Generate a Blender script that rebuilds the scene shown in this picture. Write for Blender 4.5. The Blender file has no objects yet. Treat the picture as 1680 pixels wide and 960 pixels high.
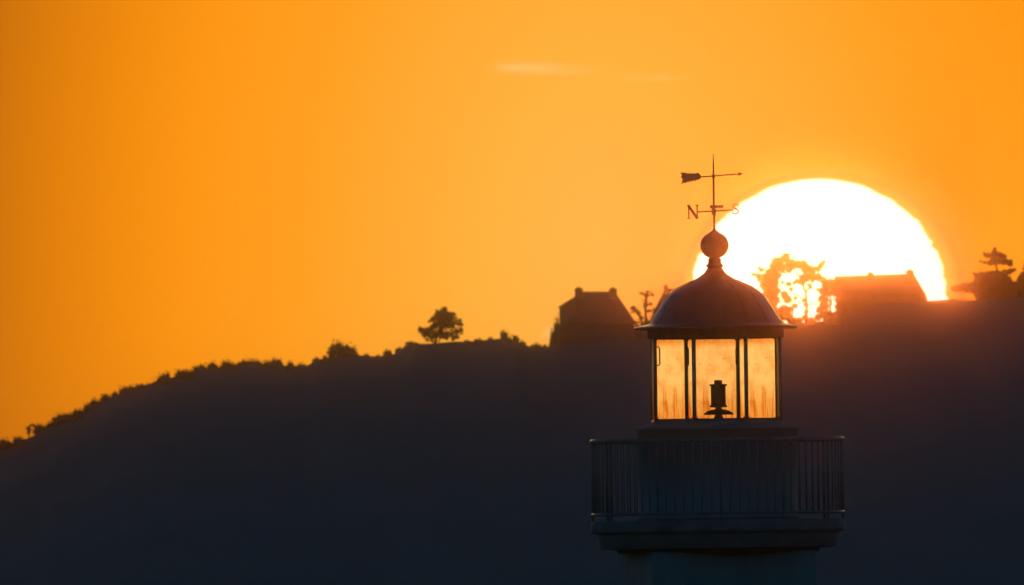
import bpy, bmesh, math, random
from mathutils import Vector, Matrix

random.seed(7)
PI = math.pi
SC = bpy.context.scene
COL = SC.collection

# ------------------------------------------------------------------ camera frame
K = 2.2e-5                      # radians per photo pixel (1680 wide)
D_T, D_H = 600.0, 2000.0        # distance of the lighthouse and of the hill crest
CAM_Z = 8.0
PITCH, ROLL = math.radians(0.60), math.radians(0.75)
CAM = Vector((0.0, -D_T, CAM_Z))
F = Vector((0, math.cos(PITCH), math.sin(PITCH)))
R0 = Vector((1, 0, 0))
U0 = Vector((0, -math.sin(PITCH), math.cos(PITCH)))
RV = R0 * math.cos(ROLL) - U0 * math.sin(ROLL)
UV = R0 * math.sin(ROLL) + U0 * math.cos(ROLL)

def ray(px, py):
    return F + RV * ((px - 840) * K) + UV * ((480 - py) * K)

def at(px, py, dist):           # a point of the place, dist metres out along the view axis
    return CAM + ray(px, py) * dist

cam_d = bpy.data.cameras.new('camera')
cam_d.sensor_width = 36.0
cam_d.lens = 36.0 / (1680 * K)
cam_d.clip_start, cam_d.clip_end = 1.0, 30000.0
cam_d.dof.use_dof = True
cam_d.dof.focus_distance = D_T
cam_d.dof.aperture_fstop = 12.0
cam = bpy.data.objects.new('camera', cam_d)
COL.objects.link(cam)
cam.matrix_world = Matrix(((RV.x, UV.x, -F.x, CAM.x), (RV.y, UV.y, -F.y, CAM.y),
                           (RV.z, UV.z, -F.z, CAM.z), (0, 0, 0, 1)))
SC.camera = cam

SUN_DIR = ray(1343, 490).normalized()
SUN_R = SUN_DIR.cross(Vector((0, 0, 1))).normalized()
SUN_U = SUN_R.cross(SUN_DIR).normalized()

# ------------------------------------------------------------------ helpers
def tag(o, label=None, cat=None, group=None, kind=None):
    if label: o['label'] = label
    if cat: o['category'] = cat
    if group: o['group'] = group
    if kind: o['kind'] = kind
    return o

def empty(name, loc=(0, 0, 0), label=None, cat=None, group=None):
    o = bpy.data.objects.new(name, None)
    o.empty_display_size = 0.5
    COL.objects.link(o)
    o.location = loc
    return tag(o, label, cat, group)

class MB:
    """collects primitives, then links them as ONE mesh object"""
    def __init__(self):
        self.v, self.f, self.s = [], [], []
    def add(self, vs, fs, smooth=False):
        b = len(self.v)
        self.v += [tuple(p) for p in vs]
        self.f += [tuple(i + b for i in f) for f in fs]
        self.s += [smooth] * len(fs)
    def box(self, x0, x1, y0, y1, z0, z1, rot=0.0, c=(0, 0, 0)):
        ca, sa = math.cos(rot), math.sin(rot)
        vs = []
        for z in (z0, z1):
            for x, y in ((x0, y0), (x1, y0), (x1, y1), (x0, y1)):
                vs.append((c[0] + x * ca - y * sa, c[1] + x * sa + y * ca, c[2] + z))
        self.add(vs, [(0, 3, 2, 1), (4, 5, 6, 7), (0, 1, 5, 4), (1, 2, 6, 5), (2, 3, 7, 6), (3, 0, 4, 7)])
    def lathe(self, prof, n=64, c=(0, 0), smooth=True, rot=0.0, caps=True):
        vs, fs = [], []
        m = len(prof)
        for r, z in prof:
            for i in range(n):
                a = rot + 2 * PI * i / n
                vs.append((c[0] + r * math.cos(a), c[1] + r * math.sin(a), z))
        for j in range(m - 1):
            for i in range(n):
                k = (i + 1) % n
                fs.append((j * n + i, j * n + k, (j + 1) * n + k, (j + 1) * n + i))
        self.add(vs, fs, smooth)
        if caps:
            b = len(self.v) - len(vs)
            self.f.append(tuple(b + i for i in reversed(range(n)))); self.s.append(False)
            self.f.append(tuple(b + (m - 1) * n + i for i in range(n))); self.s.append(False)
    def tube(self, pts, rad, n=8, closed=False, smooth=True):
        pts = [Vector(p) for p in pts]
        m = len(pts)
        rads = rad if isinstance(rad, (list, tuple)) else [rad] * m
        vs, fs = [], []
        for j, p in enumerate(pts):
            if closed:
                t = (pts[(j + 1) % m] - pts[j - 1]).normalized()
            else:
                t = (pts[min(j + 1, m - 1)] - pts[max(j - 1, 0)]).normalized()
            h = Vector((0, 0, 1)) if abs(t.z) < 0.9 else Vector((0, 1, 0))
            a = t.cross(h).normalized(); b = a.cross(t).normalized()
            for i in range(n):
                w = 2 * PI * i / n
                vs.append(p + (a * math.cos(w) + b * math.sin(w)) * rads[j])
        for j in range(m if closed else m - 1):
            q = (j + 1) % m
            for i in range(n):
                k = (i + 1) % n
                fs.append((j * n + i, j * n + k, q * n + k, q * n + i))
        if not closed:
            fs.append(tuple(range(n))); fs.append(tuple((m - 1) * n + i for i in reversed(range(n))))
        self.add(vs, fs, smooth)
    def prism(self, poly, y0, y1, M=None):
        """poly in x,z extruded along y"""
        n = len(poly)
        vs = [Vector((x, y0, z)) for x, z in poly] + [Vector((x, y1, z)) for x, z in poly]
        if M is not None: vs = [M @ v for v in vs]
        fs = [tuple(range(n)), tuple(reversed(range(n, 2 * n)))]
        for i in range(n):
            k = (i + 1) % n
            fs.append((i, i + n, k + n, k))
        self.add(vs, fs)
    def build(self, name, mat, parent=None, bevel=0.0):
        me = bpy.data.meshes.new(name)
        me.from_pydata(self.v, [], self.f)
        me.polygons.foreach_set('use_smooth', self.s)
        me.materials.append(mat)
        bm = bmesh.new(); bm.from_mesh(me)
        bmesh.ops.recalc_face_normals(bm, faces=bm.faces)
        bm.to_mesh(me); bm.free()
        me.update()
        o = bpy.data.objects.new(name, me)
        COL.objects.link(o)
        if parent: o.parent = parent
        if bevel:
            md = o.modifiers.new('bevel', 'BEVEL'); md.width = bevel; md.segments = 2; md.limit_method = 'ANGLE'
        return o

def link_mesh(name, me, parent=None):
    o = bpy.data.objects.new(name, me); COL.objects.link(o)
    if parent: o.parent = parent
    return o

# ------------------------------------------------------------------ materials
def nodes_of(m):
    m.use_nodes = True
    nt = m.node_tree; nt.nodes.clear()
    return nt, nt.nodes, nt.links

def surf(name, c1, c2, scale=3.0, rough=0.8, metal=0.0, spec=0.3, bump=0.0, stretch=(1, 1, 1), translucent=0.0, coat=0.0):
    m = bpy.data.materials.new(name)
    nt, N, L = nodes_of(m)
    out = N.new('ShaderNodeOutputMaterial')
    b = N.new('ShaderNodeBsdfPrincipled')
    tc = N.new('ShaderNodeTexCoord'); mp = N.new('ShaderNodeMapping')
    mp.inputs['Scale'].default_value = stretch
    nz = N.new('ShaderNodeTexNoise'); nz.inputs['Scale'].default_value = scale; nz.inputs['Detail'].default_value = 6
    cr = N.new('ShaderNodeValToRGB')
    cr.color_ramp.elements[0].position = 0.3; cr.color_ramp.elements[0].color = (*c1, 1)
    cr.color_ramp.elements[1].position = 0.7; cr.color_ramp.elements[1].color = (*c2, 1)
    L.new(tc.outputs['Object'], mp.inputs['Vector']); L.new(mp.outputs[0], nz.inputs['Vector'])
    L.new(nz.outputs['Fac'], cr.inputs['Fac']); L.new(cr.outputs['Color'], b.inputs['Base Color'])
    b.inputs['Roughness'].default_value = rough; b.inputs['Metallic'].default_value = metal
    b.inputs['Specular IOR Level'].default_value = spec
    if coat:
        b.inputs['Coat Weight'].default_value = coat; b.inputs['Coat Roughness'].default_value = 0.12
    if bump:
        bp = N.new('ShaderNodeBump'); bp.inputs['Strength'].default_value = bump; bp.inputs['Distance'].default_value = 0.02
        L.new(nz.outputs['Fac'], bp.inputs['Height']); L.new(bp.outputs[0], b.inputs['Normal'])
    if translucent:
        tr = N.new('ShaderNodeBsdfTranslucent'); mx = N.new('ShaderNodeMixShader')
        L.new(cr.outputs['Color'], tr.inputs['Color']); mx.inputs[0].default_value = translucent
        L.new(b.outputs[0], mx.inputs[1]); L.new(tr.outputs[0], mx.inputs[2]); L.new(mx.outputs[0], out.inputs['Surface'])
    else:
        L.new(b.outputs[0], out.inputs['Surface'])
    return m

M_LAMP = surf('blackened_lamp_metal', (0.012, 0.012, 0.013), (0.03, 0.028, 0.026), 8, 0.6, 0, 0.15)
M_STONE = surf('weathered_render', (0.115, 0.115, 0.112), (0.16, 0.157, 0.15), 1.2, 0.9, 0, 0.15, 0.3, (1, 1, 0.35))
M_CONC = surf('gallery_concrete', (0.075, 0.075, 0.073), (0.115, 0.113, 0.11), 2.2, 0.9, 0, 0.15, 0.3)
M_IRON = surf('dark_painted_iron', (0.05, 0.052, 0.055), (0.08, 0.08, 0.08), 6, 0.5, 0, 0.2, coat=0.4)
M_RAIL = surf('grey_painted_rail', (0.08, 0.082, 0.084), (0.115, 0.115, 0.115), 6, 0.75, 0, 0.1, coat=0.12)
M_DOME = surf('grey_zinc_sheet', (0.04, 0.042, 0.043), (0.065, 0.062, 0.06), 2.5, 0.5, 0, 0.2, 0.06, coat=0.22)
M_LEAF = surf('scrub_leaves', (0.075, 0.095, 0.075), (0.11, 0.12, 0.095), 1.1, 0.8, 0, 0.1, 0, translucent=0.2)
M_PINE = surf('pine_needles', (0.05, 0.065, 0.05), (0.075, 0.095, 0.065), 1.3, 0.8, 0, 0.1, 0, translucent=0.15)
M_BARK = surf('bark', (0.05, 0.04, 0.03), (0.10, 0.08, 0.06), 5, 0.95, 0, 0.1)
M_SLATE = surf('slate_roof', (0.045, 0.048, 0.052), (0.075, 0.076, 0.08), 3, 0.65, 0, 0.3, 0.2, (1, 1, 3))
M_WALL = surf('granite_wall', (0.06, 0.058, 0.055), (0.09, 0.086, 0.082), 1.6, 0.9, 0, 0.15, 0.2)
M_CHIM = surf('chimney_stone', (0.06, 0.055, 0.05), (0.09, 0.08, 0.075), 3, 0.9, 0, 0.15)
M_HILL = surf('hill_turf', (0.10, 0.12, 0.11), (0.12, 0.135, 0.12), 0.12, 0.95, 0, 0.05, 0.2)
M_GROUND = surf('ground_turf', (0.05, 0.055, 0.03), (0.09, 0.09, 0.06), 0.05, 0.95, 0, 0.05)

def clear_glass():
    m = bpy.data.materials.new('clear_lantern_glass')
    nt, N, L = nodes_of(m)
    out = N.new('ShaderNodeOutputMaterial')
    t = N.new('ShaderNodeBsdfTransparent'); t.inputs['Color'].default_value = (0.97, 0.965, 0.95, 1)
    g = N.new('ShaderNodeBsdfGlossy'); g.inputs['Roughness'].default_value = 0.05
    fr = N.new('ShaderNodeFresnel'); fr.inputs['IOR'].default_value = 1.3
    mx = N.new('ShaderNodeMixShader')
    L.new(fr.outputs[0], mx.inputs[0]); L.new(t.outputs[0], mx.inputs[1]); L.new(g.outputs[0], mx.inputs[2])
    L.new(mx.outputs[0], out.inputs['Surface'])
    return m

def salted_glass():
    """glass crusted with salt and grime: rough transmission, streaks and spots, and dimmer light below put into the tint"""
    m = bpy.data.materials.new('salt_crusted_glass')
    nt, N, L = nodes_of(m)
    out = N.new('ShaderNodeOutputMaterial')
    tc = N.new('ShaderNodeTexCoord')
    def noise(scale, detail, st, lo, hi):
        mp = N.new('ShaderNodeMapping'); mp.inputs['Scale'].default_value = st
        nz = N.new('ShaderNodeTexNoise'); nz.inputs['Scale'].default_value = scale; nz.inputs['Detail'].default_value = detail
        mr = N.new('ShaderNodeMapRange'); mr.interpolation_type = 'SMOOTHSTEP'
        mr.inputs['From Min'].default_value = lo; mr.inputs['From Max'].default_value = hi
        L.new(tc.outputs['Object'], mp.inputs['Vector']); L.new(mp.outputs[0], nz.inputs['Vector']); L.new(nz.outputs['Fac'], mr.inputs['Value'])
        return mr.outputs[0]
    def mth(op, a, b=None):
        n = N.new('ShaderNodeMath'); n.operation = op
        for i, x in enumerate((a, b)):
            if x is None: continue
            if isinstance(x, (int, float)): n.inputs[i].default_value = x
            else: L.new(x, n.inputs[i])
        return n.outputs[0]
    spots = noise(9.0, 3, (1, 1, 0.8), 0.62, 0.74)
    grain = noise(38.0, 3, (1, 1, 0.8), 0.45, 0.75)
    streak = noise(17.0, 2, (1.0, 1.0, 0.07), 0.46, 0.68)
    blotch = noise(3.6, 6, (1, 1, 0.9), 0.40, 0.72)
    sp = N.new('ShaderNodeSeparateXYZ'); L.new(tc.outputs['Object'], sp.inputs[0])
    def rng(a, b):
        mr = N.new('ShaderNodeMapRange'); mr.interpolation_type = 'SMOOTHSTEP'
        mr.inputs['From Min'].default_value = a; mr.inputs['From Max'].default_value = b
        L.new(sp.outputs['Z'], mr.inputs['Value']); return mr.outputs[0]
    low = rng(0.95, 0.0); top = rng(1.52, 1.74)
    dirt_shade = mth('ADD', mth('MULTIPLY', spots, 0.45), mth('MULTIPLY', streak, mth('ADD', mth('MULTIPLY', low, 0.9), 0.03)))
    dirt_shade = mth('ADD', dirt_shade, mth('ADD', mth('MULTIPLY', blotch, 0.38), mth('MULTIPLY', grain, 0.22)))
    dirt_shade = mth('ADD', dirt_shade, mth('ADD', mth('MULTIPLY', top, 0.55), mth('MULTIPLY', low, 0.42)))  # low term puts the light's fading down the pane into the tint
    mixc = N.new('ShaderNodeMix'); mixc.data_type = 'RGBA'; mixc.clamp_factor = True
    mixc.inputs['A'].default_value = (0.99, 0.98, 0.95, 1); mixc.inputs['B'].default_value = (0.80, 0.50, 0.20, 1)
    L.new(dirt_shade, mixc.inputs['Factor'])
    rf = N.new('ShaderNodeBsdfRefraction'); rf.inputs['Roughness'].default_value = GLASS_ROUGH; rf.inputs['IOR'].default_value = 1.25
    L.new(mixc.outputs['Result'], rf.inputs['Color'])
    L.new(rf.outputs[0], out.inputs['Surface'])
    return m
GLASS_ROUGH = 0.50
M_GLASS = clear_glass()
M_SALT = salted_glass()

# ------------------------------------------------------------------ lighthouse
S = K * D_T                                    # metres per photo pixel at the lighthouse
BASE = at(1178, 853, D_T)
ZG = BASE.z                                    # gallery floor level
def Z(py): return ZG + (853 - py) * S
def P(lst): return [(r * S, Z(py)) for r, py in lst]
AX = (BASE.x, BASE.y)
lh = empty('lighthouse', (AX[0], AX[1], 0),
           'stone harbour lighthouse with railed gallery, glazed lantern and dark dome', 'lighthouse')

# shaft: square with cut corners, turned a little
mb = MB()
def cut_square(w, l, rot, z):
    a = w / 2 + l * 0.7071
    pts = [(-w/2, -a), (w/2, -a), (a, -w/2), (a, w/2), (w/2, a), (-w/2, a), (-a, w/2), (-a, -w/2)]
    ca, sa = math.cos(rot), math.sin(rot)
    return [(x * ca - y * sa, x * sa + y * ca, z) for x, y in pts]
rings = [cut_square(235 * S * g, 28 * S * g, math.radians(12), z) for g, z in ((1.16, 0.0), (1.14, 0.6), (1.06, 0.62), (1.0, Z(904)))]
vs = [p for r in rings for p in r]
fs = []
for j in range(3):
    for i in range(8):
        k = (i + 1) % 8
        fs.append((j*8+i, j*8+k, (j+1)*8+k, (j+1)*8+i))
fs += [tuple(range(7, -1, -1)), tuple(24 + i for i in range(8))]
mb.add(vs, fs)
mb.build('shaft', M_STONE, lh, bevel=0.03)

mb = MB()
mb.lathe(P([(150, 907), (164, 906.5), (167, 901), (191, 899.5), (193.5, 898.5), (198, 877), (199, 874.5), (206, 873), (208.5, 871.5), (209, 868), (209, 856), (207.5, 853)]), 96)
gal = mb.build('gallery', M_CONC, lh)

mb = MB()
mb.lathe(P([(133, 852.9), (133, 846), (131, 845), (131, 706), (134.5, 705), (134.5, 700.5), (133, 699.6), (112, 696.4), (108, 695.4), (107.5, 692), (104, 691)]), 96)
drum = mb.build('lantern_drum', M_STONE, lh)

# railing: top rail, lower rail, balusters
RR = 205.5 * S
def ring(r, z, n=120): return [(r * math.cos(2*PI*i/n), r * math.sin(2*PI*i/n), z) for i in range(n)]
mb = MB(); 
prof = [(RR - 0.05, Z(726)), (RR + 0.045, Z(726)), (RR + 0.05, Z(721)), (RR + 0.03, Z(718.5)), (RR - 0.03, Z(718.5)), (RR - 0.05, Z(721)), (RR - 0.05, Z(726))]
mb.lathe(prof, 120, caps=False)
rail = mb.build('railing', M_RAIL, lh)
mb = MB()
mb.lathe([(RR - 0.03, Z(844.5)), (RR + 0.03, Z(844.5)), (RR + 0.03, Z(840)), (RR - 0.03, Z(840)), (RR - 0.03, Z(844.5))], 120, caps=False)
mb.build('bottom_rail', M_RAIL, rail)
NB = 84
mb = MB(); mb.tube([(0, 0, Z(840)), (0, 0, Z(726))], 0.0115, 6); b0 = mb.build('baluster', M_RAIL, rail)
mb = MB(); mb.tube([(0, 0, Z(853) + 0.002), (0, 0, Z(844.5))], 0.03, 6)
mb.tube([(0, 0, Z(840)), (0, 0, Z(726))], 0.024, 6); p0 = mb.build('railing_post', M_RAIL, rail)
first_b = first_p = True
for i in range(NB):
    a = 2 * PI * i / NB + 0.02
    src, flag = (p0, first_p) if i % 7 == 0 else (b0, first_b)
    if flag: o = src
    else:
        o = src.copy(); COL.objects.link(o); o.parent = rail
    if i % 7 == 0: first_p = False
    else: first_b = False
    o.location = (RR * math.cos(a), RR * math.sin(a), 0)

# lantern: eight mullions, eight framed windows
RO = 111.5 * S
ROT = math.radians(3.2)
Z0, Z1 = Z(688.5), Z(554.5)
def ov(i, r=RO):                               # octagon corner i; 0 = front left of centre, counted to the right
    a = math.radians(-90 - 22.5 + 45 * i) + ROT
    return Vector((r * math.cos(a), r * math.sin(a), 0))
mb = MB(); mb.lathe([(RO * 1.02, Z(691.5)), (RO * 1.02, Z0), (RO * 0.90, Z0), (RO * 0.90, Z(691.5))], 8, rot=math.radians(-112.5) + ROT, smooth=False, caps=False)
mb.build('lantern_sill', M_IRON, lh)
mull = None
mulls = []
for i in range(8):
    if mull is None:
        mb = MB(); mb.tube([(0, 0, Z0), (0, 0, Z1)], 2.4 * S, 8)
        o = mull = mb.build('mullion', M_IRON, lh)
    else:
        o = mull.copy(); COL.objects.link(o); o.parent = lh
    o.location = ov(i)
    mulls.append(o)
# inside grab handles on three mullions
HZ0, HZ1 = Z(599), Z(568)
for i in (7, 4, 5):
    c = ov(i).normalized()
    side = Vector((-c.y, c.x, 0))
    inn = (-c * 1.0).normalized()
    if i == 7: inn = (-c + Vector((0, 0, 0))).normalized()
    mb = MB()
    l_ = 7 * S
    off = inn * (2.0 * S)
    pts = [off + Vector((0, 0, HZ0)), off + inn * l_ * 0.8 + Vector((0, 0, HZ0 + 0.01)), off + inn * l_ + Vector((0, 0, HZ0 + 0.05)),
           off + inn * l_ + Vector((0, 0, HZ1 - 0.05)), off + inn * l_ * 0.8 + Vector((0, 0, HZ1 - 0.01)), off + Vector((0, 0, HZ1))]
    mb.tube(pts, 1.1 * S, 6)
    mb.build('handle', M_IRON, mulls[i])

def rounded(w0, w1, h0, h1, r, n=5):
    pts = []
    for cx, cz, a0 in ((w1 - r, h0 + r, -90), (w1 - r, h1 - r, 0), (w0 + r, h1 - r, 90), (w0 + r, h0 + r, 180)):
        for k in range(n + 1):
            a = math.radians(a0 + 90 * k / n)
            pts.append((cx + r * math.cos(a), cz + r * math.sin(a)))
    return pts
edge = (ov(1) - ov(0)).length
wf = edge / 2 - 1.6 * S
H = Z1 - Z0
fw = 1.6 * S
# frame plate with a round-cornered opening (local: x along the side, z up from the sill)
n = 5
inner = rounded(-wf + fw, wf - fw, fw * 1.1, H - fw * 0.8, 4.2 * S, n)
outer = []
for (cx, cz, k0) in ((wf, 0, 0), (wf, H, 1), (-wf, H, 2), (-wf, 0, 3)):
    outer += [(cx, cz)] * (n + 1)
def frame_mesh():
    m = MB(); m_ = len(inner)
    th = 0.02
    vs = [(x, -th, z) for x, z in outer] + [(x, -th, z) for x, z in inner] + [(x, th, z) for x, z in outer] + [(x, th, z) for x, z in inner]
    fs = []
    for i in range(m_):
        k = (i + 1) % m_
        fs.append((m_ + i, m_ + k, k, i)); fs.append((2*m_ + i, 2*m_ + k, 3*m_ + k, 3*m_ + i))
        fs.append((m_ + k, m_ + i, 3*m_ + i, 3*m_ + k))
        if outer[i] != outer[k]: fs.append((i, k, 2*m_ + k, 2*m_ + i))
    m.add(vs, fs)
    return m
fr0 = pn0 = None
for i in range(8):
    a, b = ov(i), ov((i + 1) % 8)
    mid = (a + b) / 2; d = (b - a)
    rz = math.atan2(d.y, d.x)
    back = i in (2, 3, 4, 5, 6)
    if fr0 is None:
        fo = fr0 = frame_mesh().build('lantern_window', M_IRON, lh)
        bm_ = bmesh.new(); bm_.from_mesh(fr0.data); bmesh.ops.remove_doubles(bm_, verts=bm_.verts, dist=1e-5)
        bmesh.ops.recalc_face_normals(bm_, faces=bm_.faces); bm_.to_mesh(fr0.data); bm_.free()
    else:
        fo = fr0.copy(); COL.objects.link(fo); fo.parent = lh
    fo.location = (mid.x, mid.y, Z0); fo.rotation_euler = (0, 0, rz)
    mb = MB()
    if back: mb.box(-wf + 0.004, wf - 0.004, -0.006, 0.006, 0.004, H - 0.004)
    else: mb.add([(-wf + 0.004, 0, 0.004), (wf - 0.004, 0, 0.004), (wf - 0.004, 0, H - 0.004), (-wf + 0.004, 0, H - 0.004)], [(0, 1, 2, 3)])
    if i == 2:
        mb = MB(); mb.box(-wf + 0.004, wf - 0.004, -0.012, 0.012, 0.004, H - 0.004)
        mb.box(wf - 0.16, wf - 0.10, -0.05, -0.012, H * 0.42, H * 0.52)
        mb.build('added_blanking_panel', M_IRON, fo)  # solid panel added to shut off the slit of light on this side
        continue
    po = mb.build('pane', M_SALT if back else M_GLASS, fo)

# cornice, dome, finial
mb = MB(); mb.lathe(P([(100, 554.5), (112, 554.5), (112, 541.5), (116, 540)]), 64)
mb.build('cornice', M_IRON, lh)
mb = MB()
mb.lathe(P([(104, 539.8), (131, 540.4), (133.5, 539.2), (134, 536.6), (132, 535.4), (122, 533.6), (114.5, 531.3), (110, 528.8), (107, 525.5), (101.5, 516.6), (93, 503.5),
            (86, 492.6), (79, 484), (71, 476.5), (62, 471.5), (47, 465), (36, 459.8), (27, 454.8), (20, 450), (15.5, 445.5), (13, 441)]), 64)
dome = mb.build('dome', M_DOME, lh)
# eight standing seams of the sheet metal
mb = MB()
for i in range(16):
    a = 2 * PI * i / 16 + 0.1
    pts = [((r * S + 0.004) * math.cos(a), (r * S + 0.004) * math.sin(a), Z(py)) for r, py in ((113.5, 530.8), (107, 525.5), (101.5, 516.6), (93, 503.5), (79, 484), (62, 471.5), (36, 459.8))]
    mb.tube(pts, 0.010, 5)
mb.build('seam', M_DOME, dome)
mb = MB()
ball = []
for k in range(15):
    t = -72 + k * (72 + 66) / 14
    ball.append((23.5 * math.cos(math.radians(t)), 402.5 - 22 * math.sin(math.radians(t))))
mb.lathe(P([(13, 441), (11.6, 438.5), (14.2, 437.2), (14.4, 435), (12, 433.5), (10.6, 431), (10.4, 424.5), (9, 423.4)] + ball + [(6, 379.6), (3, 377.4), (2, 374)]), 40)
mb.build('finial', M_DOME, lh)

# weather vane
mb = MB()
mb.tube([(0, 0, Z(376)), (0, 0, Z(340)), (0, 0, Z(290)), (0, 0, Z(270)), (0, 0, Z(252))], [1.9*S, 1.8*S, 1.7*S, 1.2*S, 0.45*S], 8)
mb.lathe(P([(1.4, 292), (3, 290.5), (3, 287), (1.3, 285)]), 12)
mb.lathe(P([(1.4, 350), (3.4, 348), (3.4, 343), (1.4, 341)]), 12)
vane = mb.build('weather_vane', M_IRON, lh)
VX = 1171.0
def vp(px, py): return ((px - VX) * S, Z(py + (px - VX) * 0.0131))
mb = MB()
poly = [vp(x, y) for x, y in ((1151.5, 290.3), (1147.5, 284.2), (1143, 283.6), (1141, 285.6), (1139, 283.5), (1137, 285.4), (1134.5, 283.4), (1132.5, 285.4), (1130, 283.2), (1128, 285.2), (1125.5, 283), (1121, 283.4), (1116, 282.4), (1119.4, 286.9), (1117, 291.5),
                               (1120.2, 292.5), (1119.6, 297), (1117.6, 302.8), (1122.5, 299.6), (1126, 300.6), (1128, 297.6), (1131, 299.4), (1133, 296.8), (1136, 298.4), (1138, 295.8), (1141.5, 297.2), (1143.5, 295), (1147.5, 294.8))]
mb.prism(poly, -0.012, 0.012)
mb.prism([vp(1211, 281.8), vp(1219.4, 285), vp(1211, 289.3), vp(1212.6, 285.4)], -0.012, 0.012)
a_, b_ = vp(1151, 290.2), vp(1213, 285.4)
mb.tube([(a_[0], 0, a_[1]), (b_[0], 0, b_[1])], 1.3 * S, 6)
mb.build('arrow', M_IRON, vane)
mb = MB()
a_, b_ = vp(1143, 347.8), vp(1203, 344.3)
mb.tube([(a_[0], 0, a_[1]), (b_[0], 0, b_[1])], 1.3 * S, 6)
th = math.radians(85)
for sgn in (-1, 1):
    mb.tube([(0, 0, Z(346)), (sgn * 31 * S * math.cos(th), sgn * 31 * S * math.sin(th), Z(346))], 0.9 * S, 6)
mb.box(-6.5 * S, 15.5 * S, -0.03, 0.03, Z(341.4), Z(336.6))
mb.build('compass_arm', M_IRON, vane)
def letter(strokes, cx, cz, h, M):
    """flat iron letter of straight strokes; each (x0,z0,x1,z1,width) in units of the height"""
    m = MB()
    for j, (x0, z0, x1, z1, w) in enumerate(strokes):
        d = Vector((x1 - x0, z1 - z0)); d.normalize(); q = Vector((-d.y, d.x)) * (w / 2)
        pts = [(x0 + q.x, z0 + q.y), (x0 - q.x, z0 - q.y), (x1 - q.x, z1 - q.y), (x1 + q.x, z1 + q.y)]
        t = 0.012 + 0.0009 * j
        m.prism([(cx + x * h, cz + z * h) for x, z in pts], -t, t, M)
    return m
NL = [(-.30, -.5, -.30, .5, .09), (.30, -.5, .30, .5, .10), (-.33, .47, .31, -.48, .19), (-.42, .47, -.2, .47, .06), (.18, .47, .42, .47, .06), (-.42, -.47, -.18, -.47, .06), (.18, -.47, .42, -.47, .06)]
SL = [(.25, .44, -.1, .46, .11), (-.1, .46, -.27, .30, .12), (-.27, .30, -.22, .12, .12), (-.22, .12, .22, -.10, .13), (.22, -.10, .27, -.30, .12), (.27, -.30, .1, -.46, .12), (.1, -.46, -.27, -.44, .11), (.25, .44, .27, .26, .07), (-.27, -.44, -.29, -.24, .07)]
EL = [(-.25, -.5, -.25, .5, .12), (-.25, .46, .27, .46, .1), (-.25, 0, .15, 0, .1), (-.25, -.46, .27, -.46, .1)]
WL = [(-.42, .5, -.2, -.48, .1), (-.2, -.48, 0, .3, .1), (0, .3, .2, -.48, .1), (.2, -.48, .42, .5, .1)]
c = vp(1136.5, 347.6); letter(NL, c[0], c[1], 23.0 * S, Matrix.Identity(4)).build('letter', M_IRON, vane)
c = vp(1206.5, 342.5); letter(SL, c[0], c[1], 18 * S, Matrix.Identity(4)).build('letter', M_IRON, vane)
for L_, sgn in ((EL, 1), (WL, -1)):
    Mx = Matrix.Translation((sgn * 33 * S * math.cos(th), sgn * 33 * S * math.sin(th), 0)) @ Matrix.Rotation(th, 4, 'Z')
    letter(L_, 0, Z(346), 15 * S, Mx).build('letter', M_IRON, vane)

# the lamp standing in the lantern
lx = 3.2 * S
mb = MB()
mb.lathe(P([(9.5, 691), (8, 686), (6, 682), (5.4, 676), (5.4, 668)]), 24, c=(lx, 0))
lamp = mb.build('lamp', M_LAMP, lh)
mb = MB()
mb.lathe(P([(5.4, 671.5), (12, 672.5), (19, 674.5), (23.5, 678), (25, 680.5), (23, 679.8), (18, 677.5), (11, 676.6), (5.4, 677)]), 32, c=(lx, 0), caps=False)
mb.build('drip_dish', M_LAMP, lamp)
mb = MB()
mb.lathe(P([(5.4, 668.6), (13.5, 668.2), (14.6, 666.5), (12.2, 663.5), (12, 634.5), (14.4, 632), (14.4, 630.6), (6.6, 630), (6.4, 624.6), (5.4, 623.8)]), 32, c=(lx, 0))
mb.build('lamp_housing', M_LAMP, lamp)

# ------------------------------------------------------------------ hill
SH = K * D_H
crest = [(-300, 850), (-120, 785), (0, 733), (30, 723), (45, 718), (70, 706), (92, 691), (119, 682), (140, 672), (175, 654), (196, 646), (223, 637), (262, 623), (302, 614),
         (333, 606), (369, 601), (411, 598), (455, 599), (482, 601.5), (503, 600.5), (515, 591), (536, 587), (560, 584), (590, 583), (613, 584.5), (632, 583.5), (647, 581), (661, 568.5),
         (674, 563.5), (702, 564), (742, 560.5), (768, 560.3), (794, 558), (820, 555.5), (843, 557), (865, 568), (899, 569), (960, 562), (1030, 548), (1060, 544), (1100, 541),
         (1200, 537), (1290, 530), (1340, 528), (1380, 520), (1440, 500), (1500, 494), (1536, 493), (1551, 491.5), (1591, 492.5), (1640, 490), (1680, 486), (1800, 470), (2000, 452), (2300, 448)]
def crest_y(px):
    for (x0, y0), (x1, y1) in zip(crest, crest[1:]):
        if x0 <= px <= x1: return y0 + (y1 - y0) * (px - x0) / (x1 - x0)
    return crest[0][1] if px < crest[0][0] else crest[-1][1]
YC = CAM.y + D_H * math.cos(PITCH)             # y of the crest line
def crest_z(x):                                # height of the crest at world x
    px = 840 + x / SH
    p = at(px, crest_y(px), D_H)
    return p.z
def wob(x, y):
    return (math.sin(x * 0.9 + y * 0.21) * 0.35 + math.sin(x * 0.37 - y * 0.33 + 1.3) * 0.6 + math.sin(x * 1.9 + y * 1.3) * 0.12)
XL, XR = at(-300, 850, D_H).x, at(2300, 448, D_H).x
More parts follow.
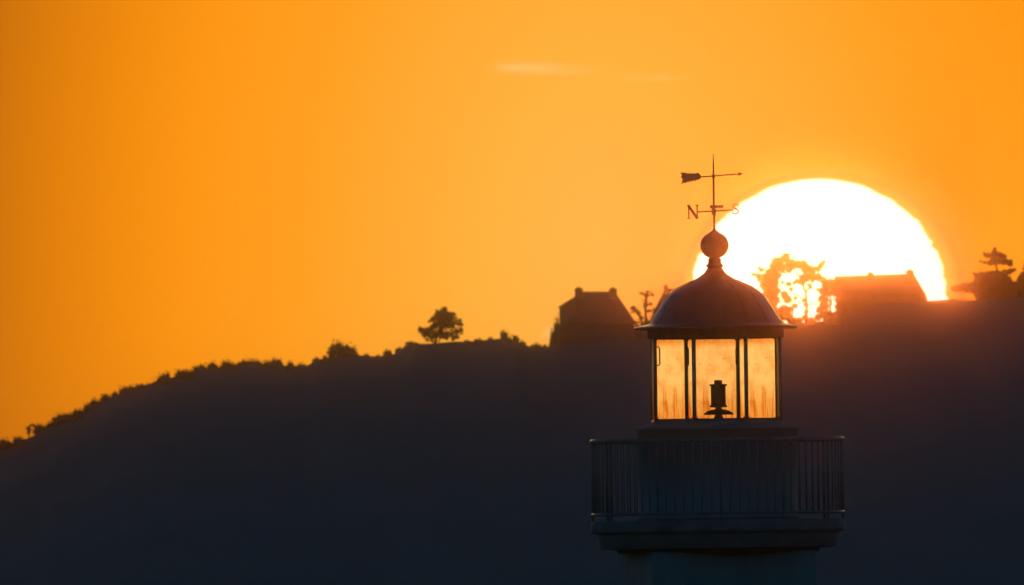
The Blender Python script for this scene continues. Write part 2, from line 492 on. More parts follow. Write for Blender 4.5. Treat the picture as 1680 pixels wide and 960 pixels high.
def hill_z(x, y):
    d = y - YC
    if x < XL: zc = max(crest_z(XL) * (1 - (XL - x) / 60), -1.5)
    elif x > XR: zc = crest_z(XR) * (0.5 + 0.5 * math.cos(min((x - XR) / 400, 1) * PI)) - 1.5 * min((x - XR) / 400, 1)
    else: zc = crest_z(x)
    if d <= 0:
        t = min(-d / 95.0, 1.0)
        f = (1 - t) ** 1.15 if t > 0 else 1
        z = zc * f - 1.5 * t + wob(x, y) * 0.6 * min(-d / 8.0, 1.0) * (1 - t)
        z -= 0.25 * min(-d, 4) * 0.2
    else:
        z = zc - 0.06 * d - 0.5 * min(d / 3, 1) + wob(x, y) * min(d / 12, 1) * 0.3
        z = max(z, zc * max(0, 1 - d / 420) - 1.5)
    return z
xs = [XL - 60, XL - 45, XL - 30, XL - 15]
x = XL
while x < XR: xs.append(x); x += 0.3
xs += [XR + q for q in (0, 20, 50, 100, 160, 230, 300, 360, 400)]
ds = [-150, -120, -100, -92, -85, -78, -70, -58, -48, -40, -33, -27, -22, -18, -14.5, -11.5, -9, -7, -5.2, -3.8, -2.6, -1.6, -0.8, 0,
      0.8, 1.6, 3, 5, 8, 12, 18, 30, 50, 80, 120, 180, 260, 340, 420]
mb = MB()
vs = [(x, YC + d, hill_z(x, YC + d)) for d in ds for x in xs]
nx = len(xs)
mb.add(vs, [(j*nx+i, j*nx+i+1, (j+1)*nx+i+1, (j+1)*nx+i) for j in range(len(ds)-1) for i in range(nx-1)], True)
hill = mb.build('hill', M_HILL); tag(hill, kind='structure')
mb = MB()
gx = [-4000 + 500 * i for i in range(17)]; gy = [-1500 + 500 * i for i in range(19)]
mb.add([(x, y, 0) for y in gy for x in gx], [(j*17+i, j*17+i+1, (j+1)*17+i+1, (j+1)*17+i) for j in range(18) for i in range(16)])
ground = mb.build('ground', M_GROUND); tag(ground, kind='structure')

# ------------------------------------------------------------------ foliage
def leaf(m, p, s, rnd):
    a = Vector((rnd.gauss(0, 1), rnd.gauss(0, 1), rnd.gauss(0, 1))).normalized()
    b = a.cross(Vector((rnd.gauss(0, 1), rnd.gauss(0, 1), rnd.gauss(0, 1)))).normalized()
    l, w = s * rnd.uniform(0.7, 1.5), s * rnd.uniform(0.35, 0.7)
    m.add([p - a * l, p + b * w, p + a * l, p - b * w], [(0, 1, 2, 3)])

def blob(m, c, rx, rz, ry, rnd, sub=2):
    bm = bmesh.new(); bmesh.ops.create_icosphere(bm, subdivisions=sub, radius=1)
    vs = []
    for v in bm.verts:
        k = 1 + rnd.uniform(-0.16, 0.16)
        vs.append(Vector((c[0] + v.co.x * rx * k, c[1] + v.co.y * ry * k, c[2] + v.co.z * rz * k)))
    fs = [[v.index for v in f.verts] for f in bm.faces]
    m.add(vs, fs); bm.free()

def bush_mesh(seed, mat, n=420, core=0.72, ls=0.075):
    """a bush of unit half width and unit height standing on z=0"""
    rnd = random.Random(seed); m = MB()
    lobes = [(rnd.uniform(-0.55, 0.55), rnd.uniform(-0.5, 0.5), rnd.uniform(0.35, 0.66), rnd.uniform(0.28, 0.46)) for _ in range(7)]
    lobes += [(0, 0, 0.45, 0.5), (-0.5, 0, 0.2, 0.35), (0.5, 0, 0.2, 0.35)]
    for x, y, z, r in lobes:
        blob(m, (x, y, z), r * core, r * core, r * core, rnd, 1)
        for _ in range(n // 10):
            d = Vector((rnd.gauss(0, 1), rnd.gauss(0, 1), rnd.gauss(0, 1))).normalized() * r * (rnd.uniform(0.75, 1.12) if rnd.random() < 0.8 else rnd.uniform(1.1, 1.5))
            leaf(m, Vector((x, y, max(z + d.z, 0.0))) + Vector((d.x, d.y, 0)), ls, rnd)
    o = m.build('bush', mat); me = o.data; bpy.data.objects.remove(o); return me
BUSHES = [bush_mesh(s, M_LEAF) for s in (11, 12, 13, 14)]
def put_bush(px, ytop, ybase, hw, label, group=None, d=None, var=0, rz=0.0, name='bush', cat='bush'):
    dist = D_H + (d or 0)
    b = at(px, ybase, dist); h = (ybase - ytop) * K * dist
    o = link_mesh(name, BUSHES[var % 4])
    o.location = b - Vector((0, 0, 0.12)); o.scale = (hw * SH * 1.15, max(hw * SH, 0.4) * 0.9, h + 0.12); o.rotation_euler = (0, 0, rz)
    return tag(o, label, cat, group)

# the ragged scrub line: (x, top, base, half width)
line = [(6, 721, 734, 11), (30, 717, 727, 9), (68, 697, 710, 10), (82, 690, 702, 8), (96, 681, 694, 9), (112, 677, 688, 10), (127, 671, 684, 8), (142, 660, 677, 8), (157, 654, 669, 9), (174, 645, 660, 11), (187, 644, 654, 8),
        (200, 636, 650, 9), (211, 633, 646, 8), (228, 627, 642, 13), (246, 627, 636, 8), (264, 613, 630, 9), (278, 611, 624, 8), (302, 605, 619, 11), (318, 605, 614, 8), (334, 598, 611, 11), (350, 594, 608, 10), (372, 591.5, 605, 10),
        (391, 592, 604, 11), (411, 586, 603, 13), (424, 590, 602, 9), (441, 591, 603, 9), (456, 589, 602, 13), (472, 591, 604, 9), (493, 597, 606, 8)]
for i, (x, yt, yb, hw) in enumerate(line):
    put_bush(x + random.uniform(-3, 3), yt + random.uniform(-2.5, 2.5), yb + 4, hw * random.uniform(0.9, 2.1), 'dark bush in the ragged scrub line on the hill\'s left shoulder', 'bushes of the left scrub line', random.uniform(-1.2, 1.2), i, random.uniform(0, 6))
put_bush(556, 559, 588, 21, 'large round bush on the hill crest, highest of the left slope')
put_bush(575, 566, 588, 17, 'sloping bush adjoining the right flank of the large round crest bush', var=1)
put_bush(636, 573, 586, 8, 'small tufted bush alone in the shallow dip of the crest', var=2)
put_bush(830, 541, 560, 11, 'peaked bush between the spreading tree and the tall chimneyed house', var=3)
put_bush(845, 549, 562, 11, 'low bush just right of the peaked crest bush', var=1, rz=2)
for i, (x, yt, yb, hw) in enumerate([(520, 585.5, 596, 9), (533, 582.5, 592, 7), (600, 580, 588, 8), (622, 581.5, 588, 6), (655, 569, 580, 8), (765, 556.5, 564, 7), (785, 555, 563, 9), (806, 552.5, 561, 8), (858, 558, 570, 8), (895, 564.5, 573, 7)]):
    put_bush(x, yt, yb, hw, 'tiny low scrub tuft on the middle ridge, left of the chimneyed house', 'scrub tufts on the middle ridge', random.uniform(-.6, .6), i, random.uniform(0, 6))
put_bush(676, 559.5, 568, 18, 'flat low bush capping the crest left of the spreading tree', var=2, rz=1)
put_bush(880, 562, 572, 10, 'thin low bush in the gap left of the chimneyed house', var=0, rz=2)
put_bush(916, 518, 575, 9, 'tall narrow bush growing against the left wall of the chimneyed house', var=3, rz=1, d=1)
put_bush(909, 536, 576, 10, 'lower bush at the foot of the tall one left of the chimneyed house', var=1, rz=3, d=0.5)
put_bush(1052, 532, 556, 17, 'bush filling the gap between the two chimneyed houses', var=1, d=-1.5)
put_bush(1513, 478, 500, 9, 'small bush at the right foot of the long ridge house', var=2)
put_bush(1566, 489.5, 497, 14, 'low bush on the crest between the sun and the layered pine', var=0)

def make_tree(name, base, label, trunk, limbs, clusters, mat, dens=1.0, ls=0.10, cat='tree', d=0.0, group=None, flat=0.85, core=0.0, grow=1.0, twigs=0, rag=1):
    """trunk/limbs: polylines of (px,py) with a start and end radius in px; clusters: (px,py,r) of foliage; all given depth"""
    rnd = random.Random(len(label) + int(base[0]))
    dist = D_H + d
    k = K * dist
    B = at(base[0], base[1], dist)
    root = empty(name, B, label, cat, group)
    def loc(px, py, dy=0.0): 
        v = at(px, py, dist) - B; v.y += dy; return v
    m = MB()
    for pts, r0, r1, dy in [(t[0], t[1], t[2], 0.0) for t in trunk] + [(l[0], l[1], l[2], rnd.uniform(-0.5, 0.5)) for l in limbs]:
        q = [loc(px, py, dy * i / max(len(pts) - 1, 1)) for i, (px, py) in enumerate(pts)]
        m.tube(q, [(r0 + (r1 - r0) * i / (len(q) - 1)) * k for i in range(len(q))], 6)
    segs = [(p[i], p[i + 1]) for p in [t[0] for t in trunk] + [l[0] for l in limbs] for i in range(len(p) - 1)]
    for _ in range(twigs):
        (ax_, ay_), (bx_, by_) = rnd.choice(segs); t = rnd.random()
        px, py = ax_ + (bx_ - ax_) * t, ay_ + (by_ - ay_) * t
        ang = rnd.uniform(0, 2 * PI); ln = rnd.uniform(3, 9)
        a0 = loc(px, py); ex = Vector((math.cos(ang), rnd.uniform(-.6, .6), abs(math.sin(ang)) * 0.9 - 0.15)) * ln * k
        m.tube([a0, a0 + ex * 0.55 + Vector((0, 0, 0.02)), a0 + ex], [0.5 * k, 0.38 * k, 0.2 * k], 4)
    m.build('trunk', M_BARK, root)
    if clusters:
        m = MB()
        extra = []
        for c in clusters:
            for _ in range(2):
                if c[2] < 3: continue
                a_ = rnd.uniform(0, 2 * PI); rr = c[2] * rnd.uniform(0.7, 1.15)
                extra.append((c[0] + rr * math.cos(a_), c[1] + rr * math.sin(a_) * 0.8, c[2] * rnd.uniform(0.25, 0.42), 0.8))
        for c in clusters + extra * rag:
            px, py, r = c[0], c[1], c[2] * grow; dn = c[3] if len(c) > 3 else 1.0
            cen = loc(px, py, rnd.uniform(-1, 1) * r * k * 0.7)
            if core and r > 5 and dn > 0.6: blob(m, cen, r * k * core, r * k * core * flat, r * k * core, rnd, 1)
            cnt = int(r * r * 3.0 * dens * dn) + 8
            for _ in range(cnt):
                v = Vector((rnd.gauss(0, 1), rnd.gauss(0, 1), rnd.gauss(0, 1))).normalized() * (rnd.random() ** 0.45) * r * k * (rnd.uniform(1.0, 1.45) if rnd.random() < 0.14 else 1.0)
                leaf(m, cen + Vector((v.x, v.y, v.z * flat)), ls, rnd)
        m.build('crown', mat, root)
    return root

make_tree('spreading_tree', (722, 563), 'spreading tree with airy round crown standing alone on the hill crest',
    [([(714, 564), (716, 552), (721, 540), (727, 525), (729, 510)], 2.2, 0.8)],
    [([(716, 552), (706, 545), (697, 541)], 1.0, 0.5), ([(721, 540), (734, 534), (748, 532), (757, 533)], 1.0, 0.4), ([(722, 545), (738, 548), (752, 546)], 0.9, 0.4),
     ([(722, 548), (733, 547), (741, 541)], 0.8, 0.4), ([(716, 556), (704, 552), (694, 546)], 0.8, 0.4), ([(719, 563), (723, 553), (733, 546)], 0.8, 0.4), ([(711, 563), (706, 556), (702, 548)], 0.7, 0.4), ([(727, 525), (716, 515)], 0.7, 0.3), ([(729, 520), (744, 515)], 0.6, 0.3)],
    [(729, 507, 4), (728, 513, 8), (720, 518, 8), (735, 519, 9), (713, 524, 6.5), (726, 527, 10), (738, 530, 9), (729, 536, 8), (718, 533, 7), (706, 527, 3.5, .4), (742, 514, 3.5, .4),
     (694, 543, 7), (701, 546, 6), (690, 541, 3), (697, 551, 4, .7), (704, 539, 4, .6), (709, 543, 5, .6), (713, 551, 4, .5),
     (746, 520, 6, .35), (750, 528, 7, .35), (756, 533, 5, .5), (748, 540, 7, .35), (742, 546, 6, .35), (754, 545, 6, .3), (735, 549, 5, .35), (722, 544, 6, .6), (728, 551, 4, .4), (750, 553, 5, .4), (716, 546, 6, .5), (723, 553, 5, .4), (733, 553, 5, .4), (742, 554, 5, .35), (700, 557, 4, .4), (707, 552, 5, .4), (757, 541, 4, .4), (688, 541, 2.5, .6), (712, 536, 6, .8), (717, 511, 3.5, .5)],
    M_LEAF, 0.95, 0.085, grow=1.06, core=0.35, twigs=200)
make_tree('bare_tree', (1059, 552), 'sparse bare-limbed tree between the tall house and the dome',
    [([(1059, 552), (1060, 530), (1059, 505), (1061, 490), (1062, 478)], 2.6, 1.0)],
    [([(1057, 536), (1050, 521), (1045, 511), (1037, 505)], 1.9, 1.0), ([(1045, 511), (1036, 514)], 0.8, 0.5), ([(1060, 512), (1068, 510), (1076, 508)], 1.2, 0.5), ([(1060, 501), (1069, 500)], 1.1, 0.6),
     ([(1061, 486), (1052, 481)], 0.9, 0.5), ([(1061, 486), (1071, 484)], 0.9, 0.5), ([(1059, 530), (1070, 522), (1073, 514)], 1.0, 0.5), ([(1054, 532), (1044, 529)], 0.9, 0.5), ([(1058, 540), (1072, 535)], 1.0, 0.6)],
    [(1061, 484, 3.4), (1062, 479, 2), (1059, 500, 3.4), (1068, 500, 2), (1070, 484, 2.2, .6), (1052, 481.5, 2, .6), (1040, 505, 3, .7), (1036, 506, 2, .6), (1047, 513, 3), (1051, 522, 3), (1056, 533, 4), (1066, 510, 2.4), (1064, 530, 3),
     (1046, 538, 5), (1070, 539, 5), (1058, 542, 5), (1041, 530, 3, .6)], M_LEAF, 0.8, 0.08, grow=1.25, twigs=230)
make_tree('pine_tree', (1320, 534), 'gappy wind-shaped pine in front of the sun beside the dome',
    [([(1322, 534), (1324, 505), (1322, 480), (1312, 455), (1300, 436)], 2.6, 1.2), ([(1275, 535), (1272, 500), (1270, 470), (1276, 440)], 2.4, 1.2)],
    [([(1322, 480), (1334, 462), (1344, 445), (1351, 430)], 1.6, 0.7), ([(1324, 500), (1338, 498), (1350, 490)], 1.2, 0.8), ([(1323, 492), (1302, 482), (1290, 470)], 1.2, 0.7), ([(1270, 470), (1252, 458), (1236, 450)], 1.4, 0.5),
     ([(1300, 522), (1302, 500), (1296, 485)], 1.4, 0.8), ([(1272, 455), (1256, 443), (1244, 438)], 0.9, 0.4), ([(1312, 495), (1302, 505)], .9, .5)],
    [(1276, 431, 9), (1288, 424, 7), (1290, 418.5, 3), (1283, 440, 7), (1271, 440, 7), (1266, 436, 3), (1297, 433, 8), (1309, 434, 7), (1319, 432, 5), (1322, 440, 8), (1332, 444, 7), (1342, 441, 4.5), (1347, 435, 4), (1351, 430, 3),
     (1322, 456, 7), (1332, 455, 7), (1342, 455, 6), (1350, 459, 5), (1295, 443, 5), (1264, 447, 7), (1258, 455, 8), (1250, 457, 7), (1244, 453, 4), (1238, 451, 2.5), (1234, 450, 1.6), (1250, 443, 3.5), (1246, 440, 2), (1274, 452, 7),
     (1268, 464, 9), (1256, 468, 9), (1272, 478, 8), (1262, 482, 10), (1270, 492, 8), (1262, 502, 10), (1272, 512, 9), (1284, 518, 8), (1294, 521, 7), (1287, 484, 6), (1292, 492, 6), (1286, 506, 6), (1295, 508, 6), (1262, 520, 10), (1294, 466, 4), (1298, 474, 3, .7),
     (1284, 463.5, 2.5), (1316, 463, 5), (1310, 461, 4, .8), (1303, 464, 2.5), (1322, 500, 3.5), (1323, 512, 3.5), (1321, 522, 5), (1310, 526, 6), (1300, 527, 7), (1332, 526, 6), (1342, 521, 6), (1344, 508, 5), (1350, 478, 6), (1349, 490, 6), (1352, 502, 7), (1352, 516, 7), (1341, 475, 2.5), (1330, 472, 2, .7),
     (1304, 502, 4, .8), (1318, 494, 2.5), (1305, 489, 2.5, .7), (1326, 467, 2)], M_PINE, 1.4, 0.105, core=0.72, d=-3, grow=1.15, rag=0)
make_tree('hedge_tree', (1364, 528), 'flat-topped dense tree with a small gap beside the long ridge house',
    [([(1364, 530), (1362, 500), (1364, 470)], 2.0, 1.0)], [([(1362, 500), (1372, 480)], 1.2, .6)],
    [(1354, 463, 6), (1362, 463, 6), (1370, 463, 6), (1356, 471, 7), (1366, 472, 7), (1372, 472, 5), (1357, 481, 7), (1367, 481, 6), (1374, 482, 6), (1355, 492, 5.5), (1376, 492, 6), (1355, 503, 5.5), (1376, 503, 6), (1357, 514, 6), (1365, 518, 6), (1374, 514, 6), (1363, 499.2, 2.2), (1360, 526, 8), (1372, 526, 8)],
    M_LEAF, 2.0, 0.085, core=0.75, d=-2)
make_tree('layered_pine', (1636, 494), 'layered pine with a detached topmost tier near the right edge',
    [([(1637, 495), (1636, 470), (1635, 440), (1632, 410)], 3.0, 0.9)],
    [([(1634, 434), (1618, 431), (1605, 428)], 1.4, 0.6), ([(1634, 432), (1650, 434), (1661, 430)], 1.4, 0.7), ([(1635, 420), (1620, 418)], 0.9, 0.5), ([(1635, 452), (1612, 451), (1594, 448)], 1.5, 0.6), ([(1636, 452), (1655, 446), (1667, 442)], 1.5, 0.6),
     ([(1636, 470), (1600, 471), (1566, 473)], 2.0, 1.0)],
    [(1632, 409, 2.5), (1632, 414, 4), (1629, 419, 5), (1637, 419, 5), (1622, 420, 4), (1616, 418, 3), (1644, 420, 4), (1649, 420, 2.5), (1630, 427, 6), (1640, 428, 6), (1648, 430, 5), (1656, 431, 4.5), (1657, 434, 3.5), (1624, 432, 3.5), (1616, 431, 2.2), (1609, 429, 1.6),
     (1604, 452, 5), (1598, 449, 2), (1611, 452, 6), (1620, 451, 6), (1629, 450, 6), (1638, 450, 6), (1648, 449, 6), (1657, 446, 4.5), (1664, 443, 2.5), (1606, 461, 7), (1617, 461, 8), (1630, 461, 9), (1643, 460, 9), (1652, 458, 6), (1656, 466, 7),
     (1596, 468, 6), (1588, 471, 7.5), (1579, 472, 7), (1571, 473, 6), (1565, 474, 3.5), (1562, 472, 2, .6), (1606, 473, 8), (1620, 474, 10), (1636, 474, 10), (1650, 474, 10), (1598, 478, 5), (1608, 486, 8), (1622, 487, 9), (1636, 487, 9), (1650, 487, 9), (1586, 477, 4), (1664, 476, 9), (1664, 488, 9)],
    M_PINE, 1.4, 0.115, core=0.6, d=2, grow=1.05)
make_tree('edge_pine', (1684, 494), 'pointed pine cut off by the right edge of the view',
    [([(1684, 495), (1684, 460), (1685, 425)], 2.4, 0.8)], [([(1684, 455), (1673, 452)], 1.0, 0.5)],
    [(1685, 428, 2.5), (1684, 434, 4), (1660, 468, 7), (1665, 476, 8), (1685, 442, 6), (1681, 450, 5), (1674, 453, 2.8), (1674, 458, 5), (1686, 454, 8), (1670, 465, 5), (1682, 464, 8), (1694, 462, 8), (1672, 474, 8), (1686, 476, 10), (1698, 474, 10), (1676, 487, 9), (1692, 488, 10)],
    M_PINE, 1.4, 0.115, core=0.6, d=2.5)
make_tree('twiggy_tree', (50, 716), 'tiny twiggy tree leaning right on the far left slope',
    [([(48, 717), (47, 707), (49, 700), (54, 696)], 1.3, 0.6)], [([(47, 707), (55, 703)], .7, .4), ([(48, 703), (45, 698)], .6, .3)],
    [(54, 697, 3.2), (49, 699, 2.8), (46, 703, 3), (47, 709, 3.4), (57, 699, 1.6, .7), (52, 705, 2, .5), (55, 708, 2.5, .6)], M_LEAF, 1.2, 0.07)

# ------------------------------------------------------------------ houses on the crest
def house(name, label, px0, px1, pyw0, pyb, depth, roof_pts, chimneys, d=0.0, eave=None):
    """walls px0..px1 from pyw0 down to pyb; roof_pts: ridge ends; built square to the view in real depth"""
    dist = D_H + d; k = K * dist
    B = at((px0 + px1) / 2, pyb, dist); root = empty(name, B, label, 'house')
    def q(px, py): v = at(px, py, dist) - B; return v
    hd = depth / 2
    m = MB(); a, b = q(px0, pyw0), q(px1, pyw0)
    zb = -1.0
    m.box(a.x, b.x, -hd, hd, zb, min(a.z, b.z)); m.build('wall', M_WALL, root)
    # roof: eaves rectangle and ridge line
    (rx0, ry0), (rx1, ry1) = roof_pts
    r0, r1 = q(rx0, ry0), q(rx1, ry1)
    ov_ = 0.18; ez = min(a.z, b.z)
    ex0, ex1 = a.x - ov_, b.x + ov_
    vs = [(ex0, -hd - ov_, ez), (ex1, -hd - ov_, ez), (ex1, hd + ov_, ez), (ex0, hd + ov_, ez), (r0.x, 0, r0.z), (r1.x, 0, r1.z)]
    m = MB(); m.add(vs, [(0, 1, 5, 4), (1, 2, 5), (2, 3, 4, 5), (3, 0, 4), (0, 3, 2, 1)])
    rn = Vector((r0.x, 0, r0.z + 0.02)); rm = Vector((r1.x, 0, r1.z + 0.02)); m.tube([rn, rm], 0.07, 6)
    roof = m.build('roof', M_SLATE, root)
    for (cx0, cx1, ct, cb) in chimneys:
        m = MB(); t = q((cx0 + cx1) / 2, ct); bz = q((cx0 + cx1) / 2, cb).z
        w = (cx1 - cx0) * k / 2
        m.box(t.x - w * 0.92, t.x + w * 0.92, -0.55, 0.55, bz, t.z - 0.12)
        m.box(t.x - w, t.x + w, -0.6, 0.6, t.z - 0.12, t.z)
        for s in (-0.3, 0.25): m.lathe([(0.09, t.z - 0.01), (0.07, t.z + 0.10)], 8, c=(t.x + s * w * 0.8, s))
        m.build('chimney', M_CHIM, roof)
    return root, q
h1, q1 = house('chimneyed_house', 'tall house with a chimney at each end of its short ridge', 934, 1040, 531, 572, 5.0, ((945, 480), (1010, 480.5)),
               [(942.5, 956.5, 473.5, 500), (999, 1012.5, 474, 500)], d=3)
# lean-to wing on its left
m = MB(); a, b, c_ = q1(918, 521), q1(917, 504.5), q1(944, 487.5)
f_ = q1(944, 575)
m.prism([(a.x, -1.0), (a.x, b.z - 0.05), (c_.x, c_.z - 0.05), (c_.x, -1.0)], -2.0, 2.0)
m.build('lean_to', M_WALL, h1)
m = MB(); m.prism([(b.x - 0.06, b.z - 0.06), (b.x - 0.06, b.z + 0.02), (c_.x + 0.01, c_.z + 0.05), (c_.x + 0.01, c_.z - 0.03)], -2.2, 2.2); m.build('lean_to_roof', M_SLATE, h1)
house('gable_house', 'house half hidden behind the lighthouse dome, one chimney showing', 1074, 1166, 513, 548, 5.0, ((1091, 475), (1146, 474.5)),
      [(1088.6, 1096, 469, 490), (1143, 1150, 469, 490)], d=4)
house('ridge_house', 'long house with level roof ridge crossing the sun', 1372, 1513, 482, 520, 5.5, ((1369, 455.3), (1500, 450.5)),
      [(1423, 1433, 448.5, 462), (1486, 1499, 444, 470)], d=4)

# ------------------------------------------------------------------ air
m = MB(); m.box(-4200, 4200, -1700, 7700, -2.5, 39.0)
air = m.build('haze', bpy.data.materials.new('haze_air')); tag(air, kind='stuff')
hm = air.data.materials[0]
nt, N, L = nodes_of(hm)
out = N.new('ShaderNodeOutputMaterial'); pv = N.new('ShaderNodeVolumePrincipled')
HAZE_D, HAZE_G = 8.5e-5, 0.9990
pv.inputs['Color'].default_value = (1, 0.98, 0.96, 1)
pv.inputs['Density'].default_value = HAZE_D
pv.inputs['Anisotropy'].default_value = HAZE_G
L.new(pv.outputs[0], out.inputs['Volume'])
try: hm.cycles.homogeneous_volume = True
except Exception: pass

# ------------------------------------------------------------------ sun
LAMP_E, LAMP_C = 0.0029, (1.0, 0.175, 0.003)
sd = bpy.data.lights.new('sun', 'SUN')
sd.energy = LAMP_E; sd.color = LAMP_C; sd.angle = math.radians(0.52)
sun = bpy.data.objects.new('sun', sd); COL.objects.link(sun)
sun.rotation_euler = SUN_DIR.to_track_quat('Z', 'Y').to_euler()
sun.location = (0, 0, 200)

# ------------------------------------------------------------------ sky
w = bpy.data.worlds.new('World'); SC.world = w; w.use_nodes = True
nt = w.node_tree; nt.nodes.clear(); N, L = nt.nodes, nt.links
def val(x, sock):
    if isinstance(x, (int, float)): sock.default_value = x
    elif isinstance(x, (tuple, list, Vector)): sock.default_value = tuple(x)
    else: L.new(x, sock)
def mth(op, a, b=None, c=None, clamp=False):
    n = N.new('ShaderNodeMath'); n.operation = op; n.use_clamp = clamp
    for i, x in enumerate((a, b, c)):
        if x is not None: val(x, n.inputs[i])
    return n.outputs[0]
def dot(a, v):
    n = N.new('ShaderNodeVectorMath'); n.operation = 'DOT_PRODUCT'; val(a, n.inputs[0]); val(v, n.inputs[1]); return n.outputs['Value']
def smooth(x, a, b, lo=0.0, hi=1.0):
    n = N.new('ShaderNodeMapRange'); n.interpolation_type = 'SMOOTHSTEP'
    val(x, n.inputs['Value'])
    if a > b: a, b, lo, hi = b, a, hi, lo
    n.inputs['From Min'].default_value = a; n.inputs['From Max'].default_value = b
    n.inputs['To Min'].default_value = lo; n.inputs['To Max'].default_value = hi
    return n.outputs[0]
def mixc(f, a, b):
    n = N.new('ShaderNodeMix'); n.data_type = 'RGBA'; val(f, n.inputs['Factor']); val(a, n.inputs['A']); val(b, n.inputs['B']); return n.outputs['Result']
tc = N.new('ShaderNodeTexCoord'); G = tc.outputs['Generated']
cz = dot(G, SUN_DIR); sx = dot(G, SUN_R); sy = dot(G, SUN_U)
cc = mth('MAXIMUM', cz, 0.02)
X = mth('DIVIDE', mth('DIVIDE', sx, cc), K)      # angle from the sun, in units of K radians
Y = mth('DIVIDE', mth('DIVIDE', sy, cc), K)
sky = N.new('ShaderNodeTexSky'); sky.sky_type = 'NISHITA'; sky.sun_disc = False
sky.sun_elevation = math.asin(SUN_DIR.z); sky.sun_rotation = math.atan2(SUN_DIR.x, SUN_DIR.y)
sky.air_density = 1.5; sky.dust_density = 0.4; sky.ozone_density = 3.0
SKY_S = 0.15
skyc = N.new('ShaderNodeVectorMath'); skyc.operation = 'SCALE'; L.new(sky.outputs[0], skyc.inputs[0]); skyc.inputs['Scale'].default_value = SKY_S
tint = N.new('ShaderNodeVectorMath'); tint.operation = 'MULTIPLY'; L.new(skyc.outputs[0], tint.inputs[0]); tint.inputs[1].default_value = (0.62, 4.0, 5.8)
# the dusk sky darkens towards the zenith
zen = N.new('ShaderNodeVectorMath'); zen.operation = 'SCALE'; L.new(tint.outputs[0], zen.inputs[0])
L.new(mth('MULTIPLY_ADD', smooth(dot(G, (0, 0, 1)), 0.85, 0.15), 0.85, 0.15), zen.inputs['Scale'])
dusk = zen.outputs[0]
# aureole: colours against angle from the middle of the glow
xo = mth('ADD', X, 358.0); rx = mth('MULTIPLY', xo, mth('MULTIPLY_ADD', mth('GREATER_THAN', xo, 0.0), -0.10, 1.0)); ry = mth('DIVIDE', mth('SUBTRACT', Y, 60.0), 1.6)
rho = mth('SQRT', mth('ADD', mth('MULTIPLY', rx, rx), mth('MULTIPLY', ry, ry)))
ramp = N.new('ShaderNodeValToRGB')
stops = [(0, (1.03, .480, .076)), (200, (1.03, .450, .050)), (480, (1.02, .357, .0165)), (685, (.99, .307, .0075)), (800, (.885, .260, .0042)), (900, (.765, .216, .0034)), (1010, (.61, .166, .003)), (1200, (.52, .14, .004))]
els = ramp.color_ramp.elements
els[0].position = 0; els[0].color = (*stops[0][1], 1); els[1].position = 1; els[1].color = (*stops[-1][1], 1)
for p, c in stops[1:-1]:
    e = els.new(p / 1200); e.color = (*c, 1)
L.new(mth('DIVIDE', rho, 1200.0, clamp=True), ramp.inputs['Fac'])
# wider glow, a brighter lobe added above to light the lantern glass, then dusk
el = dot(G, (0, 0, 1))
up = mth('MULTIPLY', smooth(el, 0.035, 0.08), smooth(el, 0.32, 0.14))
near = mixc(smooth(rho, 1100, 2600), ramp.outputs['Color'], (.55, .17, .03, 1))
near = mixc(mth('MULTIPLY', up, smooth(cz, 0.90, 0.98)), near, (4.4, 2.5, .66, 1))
# next to the disc the low sky itself is deeper, so that sky plus lit haze stays one even orange
dq = mth('SQRT', mth('ADD', mth('MULTIPLY', X, X), mth('MULTIPLY', mth('MULTIPLY', Y, 1.12), mth('MULTIPLY', Y, 1.12))))
dq = mth('MAXIMUM', dq, 200.0)
fall = mth('MULTIPLY', mth('POWER', mth('DIVIDE', 223.0, dq), 4.2), smooth(cz, 0.9, 0.99))
fall = mth('MULTIPLY', fall, mth('SUBTRACT', 1.0, mth('MULTIPLY', smooth(X, 225, 335), 0.85)))
sub = N.new('ShaderNodeCombineXYZ'); val(0.0, sub.inputs[0]); val(mth('MULTIPLY_ADD', fall, 0.37, mth('MULTIPLY', mth('POWER', mth('DIVIDE', 223.0, dq), 16.0), mth('MULTIPLY', smooth(cz, 0.9, 0.99), 0.16))), sub.inputs[1]); val(mth('MULTIPLY', fall, 0.045), sub.inputs[2])
nsub = N.new('ShaderNodeVectorMath'); nsub.operation = 'SUBTRACT'; val(near, nsub.inputs[0]); val(sub.outputs[0], nsub.inputs[1])
nmax = N.new('ShaderNodeVectorMath'); nmax.operation = 'MAXIMUM'; val(nsub.outputs[0], nmax.inputs[0]); nmax.inputs[1].default_value = (0.003, 0.003, 0.003)
near = nmax.outputs[0]
col = mixc(smooth(cz, 0.80, 0.975), dusk, near)
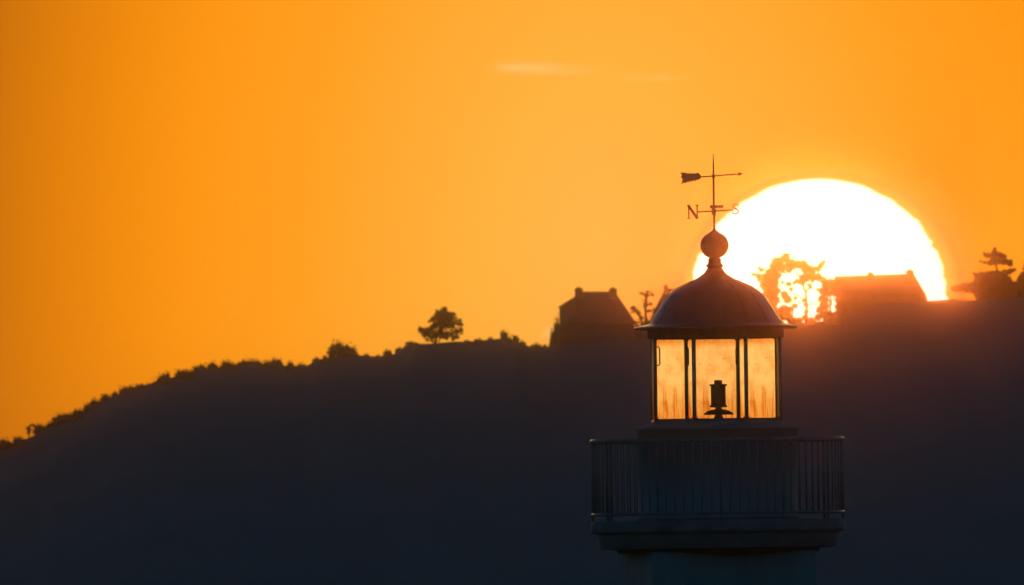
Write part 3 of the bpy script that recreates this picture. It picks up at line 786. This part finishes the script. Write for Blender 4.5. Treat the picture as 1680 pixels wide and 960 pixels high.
# thin streaks of cloud (direction based: they lie in the sky, not on the lens)
cn = N.new('ShaderNodeCombineXYZ'); val(mth('MULTIPLY', X, 0.02), cn.inputs[0]); val(mth('MULTIPLY', Y, 0.09), cn.inputs[1])
nz = N.new('ShaderNodeTexNoise'); nz.inputs['Scale'].default_value = 1.0; nz.inputs['Detail'].default_value = 3; L.new(cn.outputs[0], nz.inputs['Vector'])
nzf = mth('SUBTRACT', nz.outputs['Fac'], 0.5)
def streak(x0, x1, x2, yc, slope, th, amp):
    ax = mth('ADD', X, 1343.0)                   # photo-scaled angle
    prof = mth('MULTIPLY', smooth(ax, x0, x1), smooth(ax, x2, x1 + 0.1))
    yy = mth('SUBTRACT', mth('SUBTRACT', 490.0, Y), mth('MULTIPLY_ADD', mth('SUBTRACT', ax, x0), slope, yc))
    yy = mth('DIVIDE', mth('MULTIPLY_ADD', nzf, 12.0, yy), th)
    g = mth('POWER', 2.718, mth('MULTIPLY', mth('MULTIPLY', yy, yy), -1.0))
    return mth('MULTIPLY', mth('MULTIPLY', mth('MULTIPLY', prof, g), amp), mth('MULTIPLY_ADD', nzf, 1.6, 1.0), clamp=True)
st = mth('ADD', streak(800, 852, 1015, 102, 0.05, 8.0, 0.50), streak(990, 1085, 1150, 123, 0.02, 5.0, 0.18))
st = mth('ADD', st, streak(880, 898, 912, 548, -0.5, 9.0, 0.45))
col = mixc(st, col, (1.05, .64, .24, 1))
# the disc of the setting sun, flattened and rippled by the air
ripple = N.new('ShaderNodeTexNoise'); ripple.noise_dimensions = '1D'; ripple.inputs['Scale'].default_value = 0.045; ripple.inputs['Detail'].default_value = 2; L.new(Y, ripple.inputs['W'])
notch = mth('MULTIPLY', smooth(Y, 74, 80), smooth(Y, 90, 82))
Xd = mth('MULTIPLY', mth('ADD', mth('ABSOLUTE', X), mth('MULTIPLY_ADD', mth('SUBTRACT', ripple.outputs['Fac'], 0.5), 15.0, mth('MULTIPLY', notch, 5.0))), 1 / 210.0)
Yd = mth('DIVIDE', Y, 196.0)
qd = mth('SQRT', mth('ADD', mth('MULTIPLY', Xd, Xd), mth('MULTIPLY', Yd, Yd)))
disc = mth('MULTIPLY', smooth(qd, 1.012, 0.985), smooth(cz, 0.5, 0.6))
col = mixc(disc, col, (1.5, 1.3, 1.12, 1))
bg = N.new('ShaderNodeBackground'); L.new(col, bg.inputs['Color']); bg.inputs['Strength'].default_value = 1.0
wo = N.new('ShaderNodeOutputWorld'); L.new(bg.outputs[0], wo.inputs['Surface'])
w.cycles.sampling_method = 'MANUAL'; w.cycles.sample_map_resolution = 2048

# ------------------------------------------------------------------ render settings
vs_ = SC.view_settings
vs_.view_transform = 'Standard'; vs_.look = 'None'; vs_.exposure = 0.0; vs_.gamma = 1.0; vs_.use_curve_mapping = False
cy = SC.cycles
cy.max_bounces = 12; cy.transmission_bounces = 10; cy.transparent_max_bounces = 16; cy.volume_bounces = 1; cy.diffuse_bounces = 3; cy.glossy_bounces = 3
cy.sample_clamp_indirect = 10.0
cy.use_denoising = True
try:
    cy.denoiser = 'OPENIMAGEDENOISE'; cy.denoising_input_passes = 'RGB_ALBEDO_NORMAL'
except Exception: pass
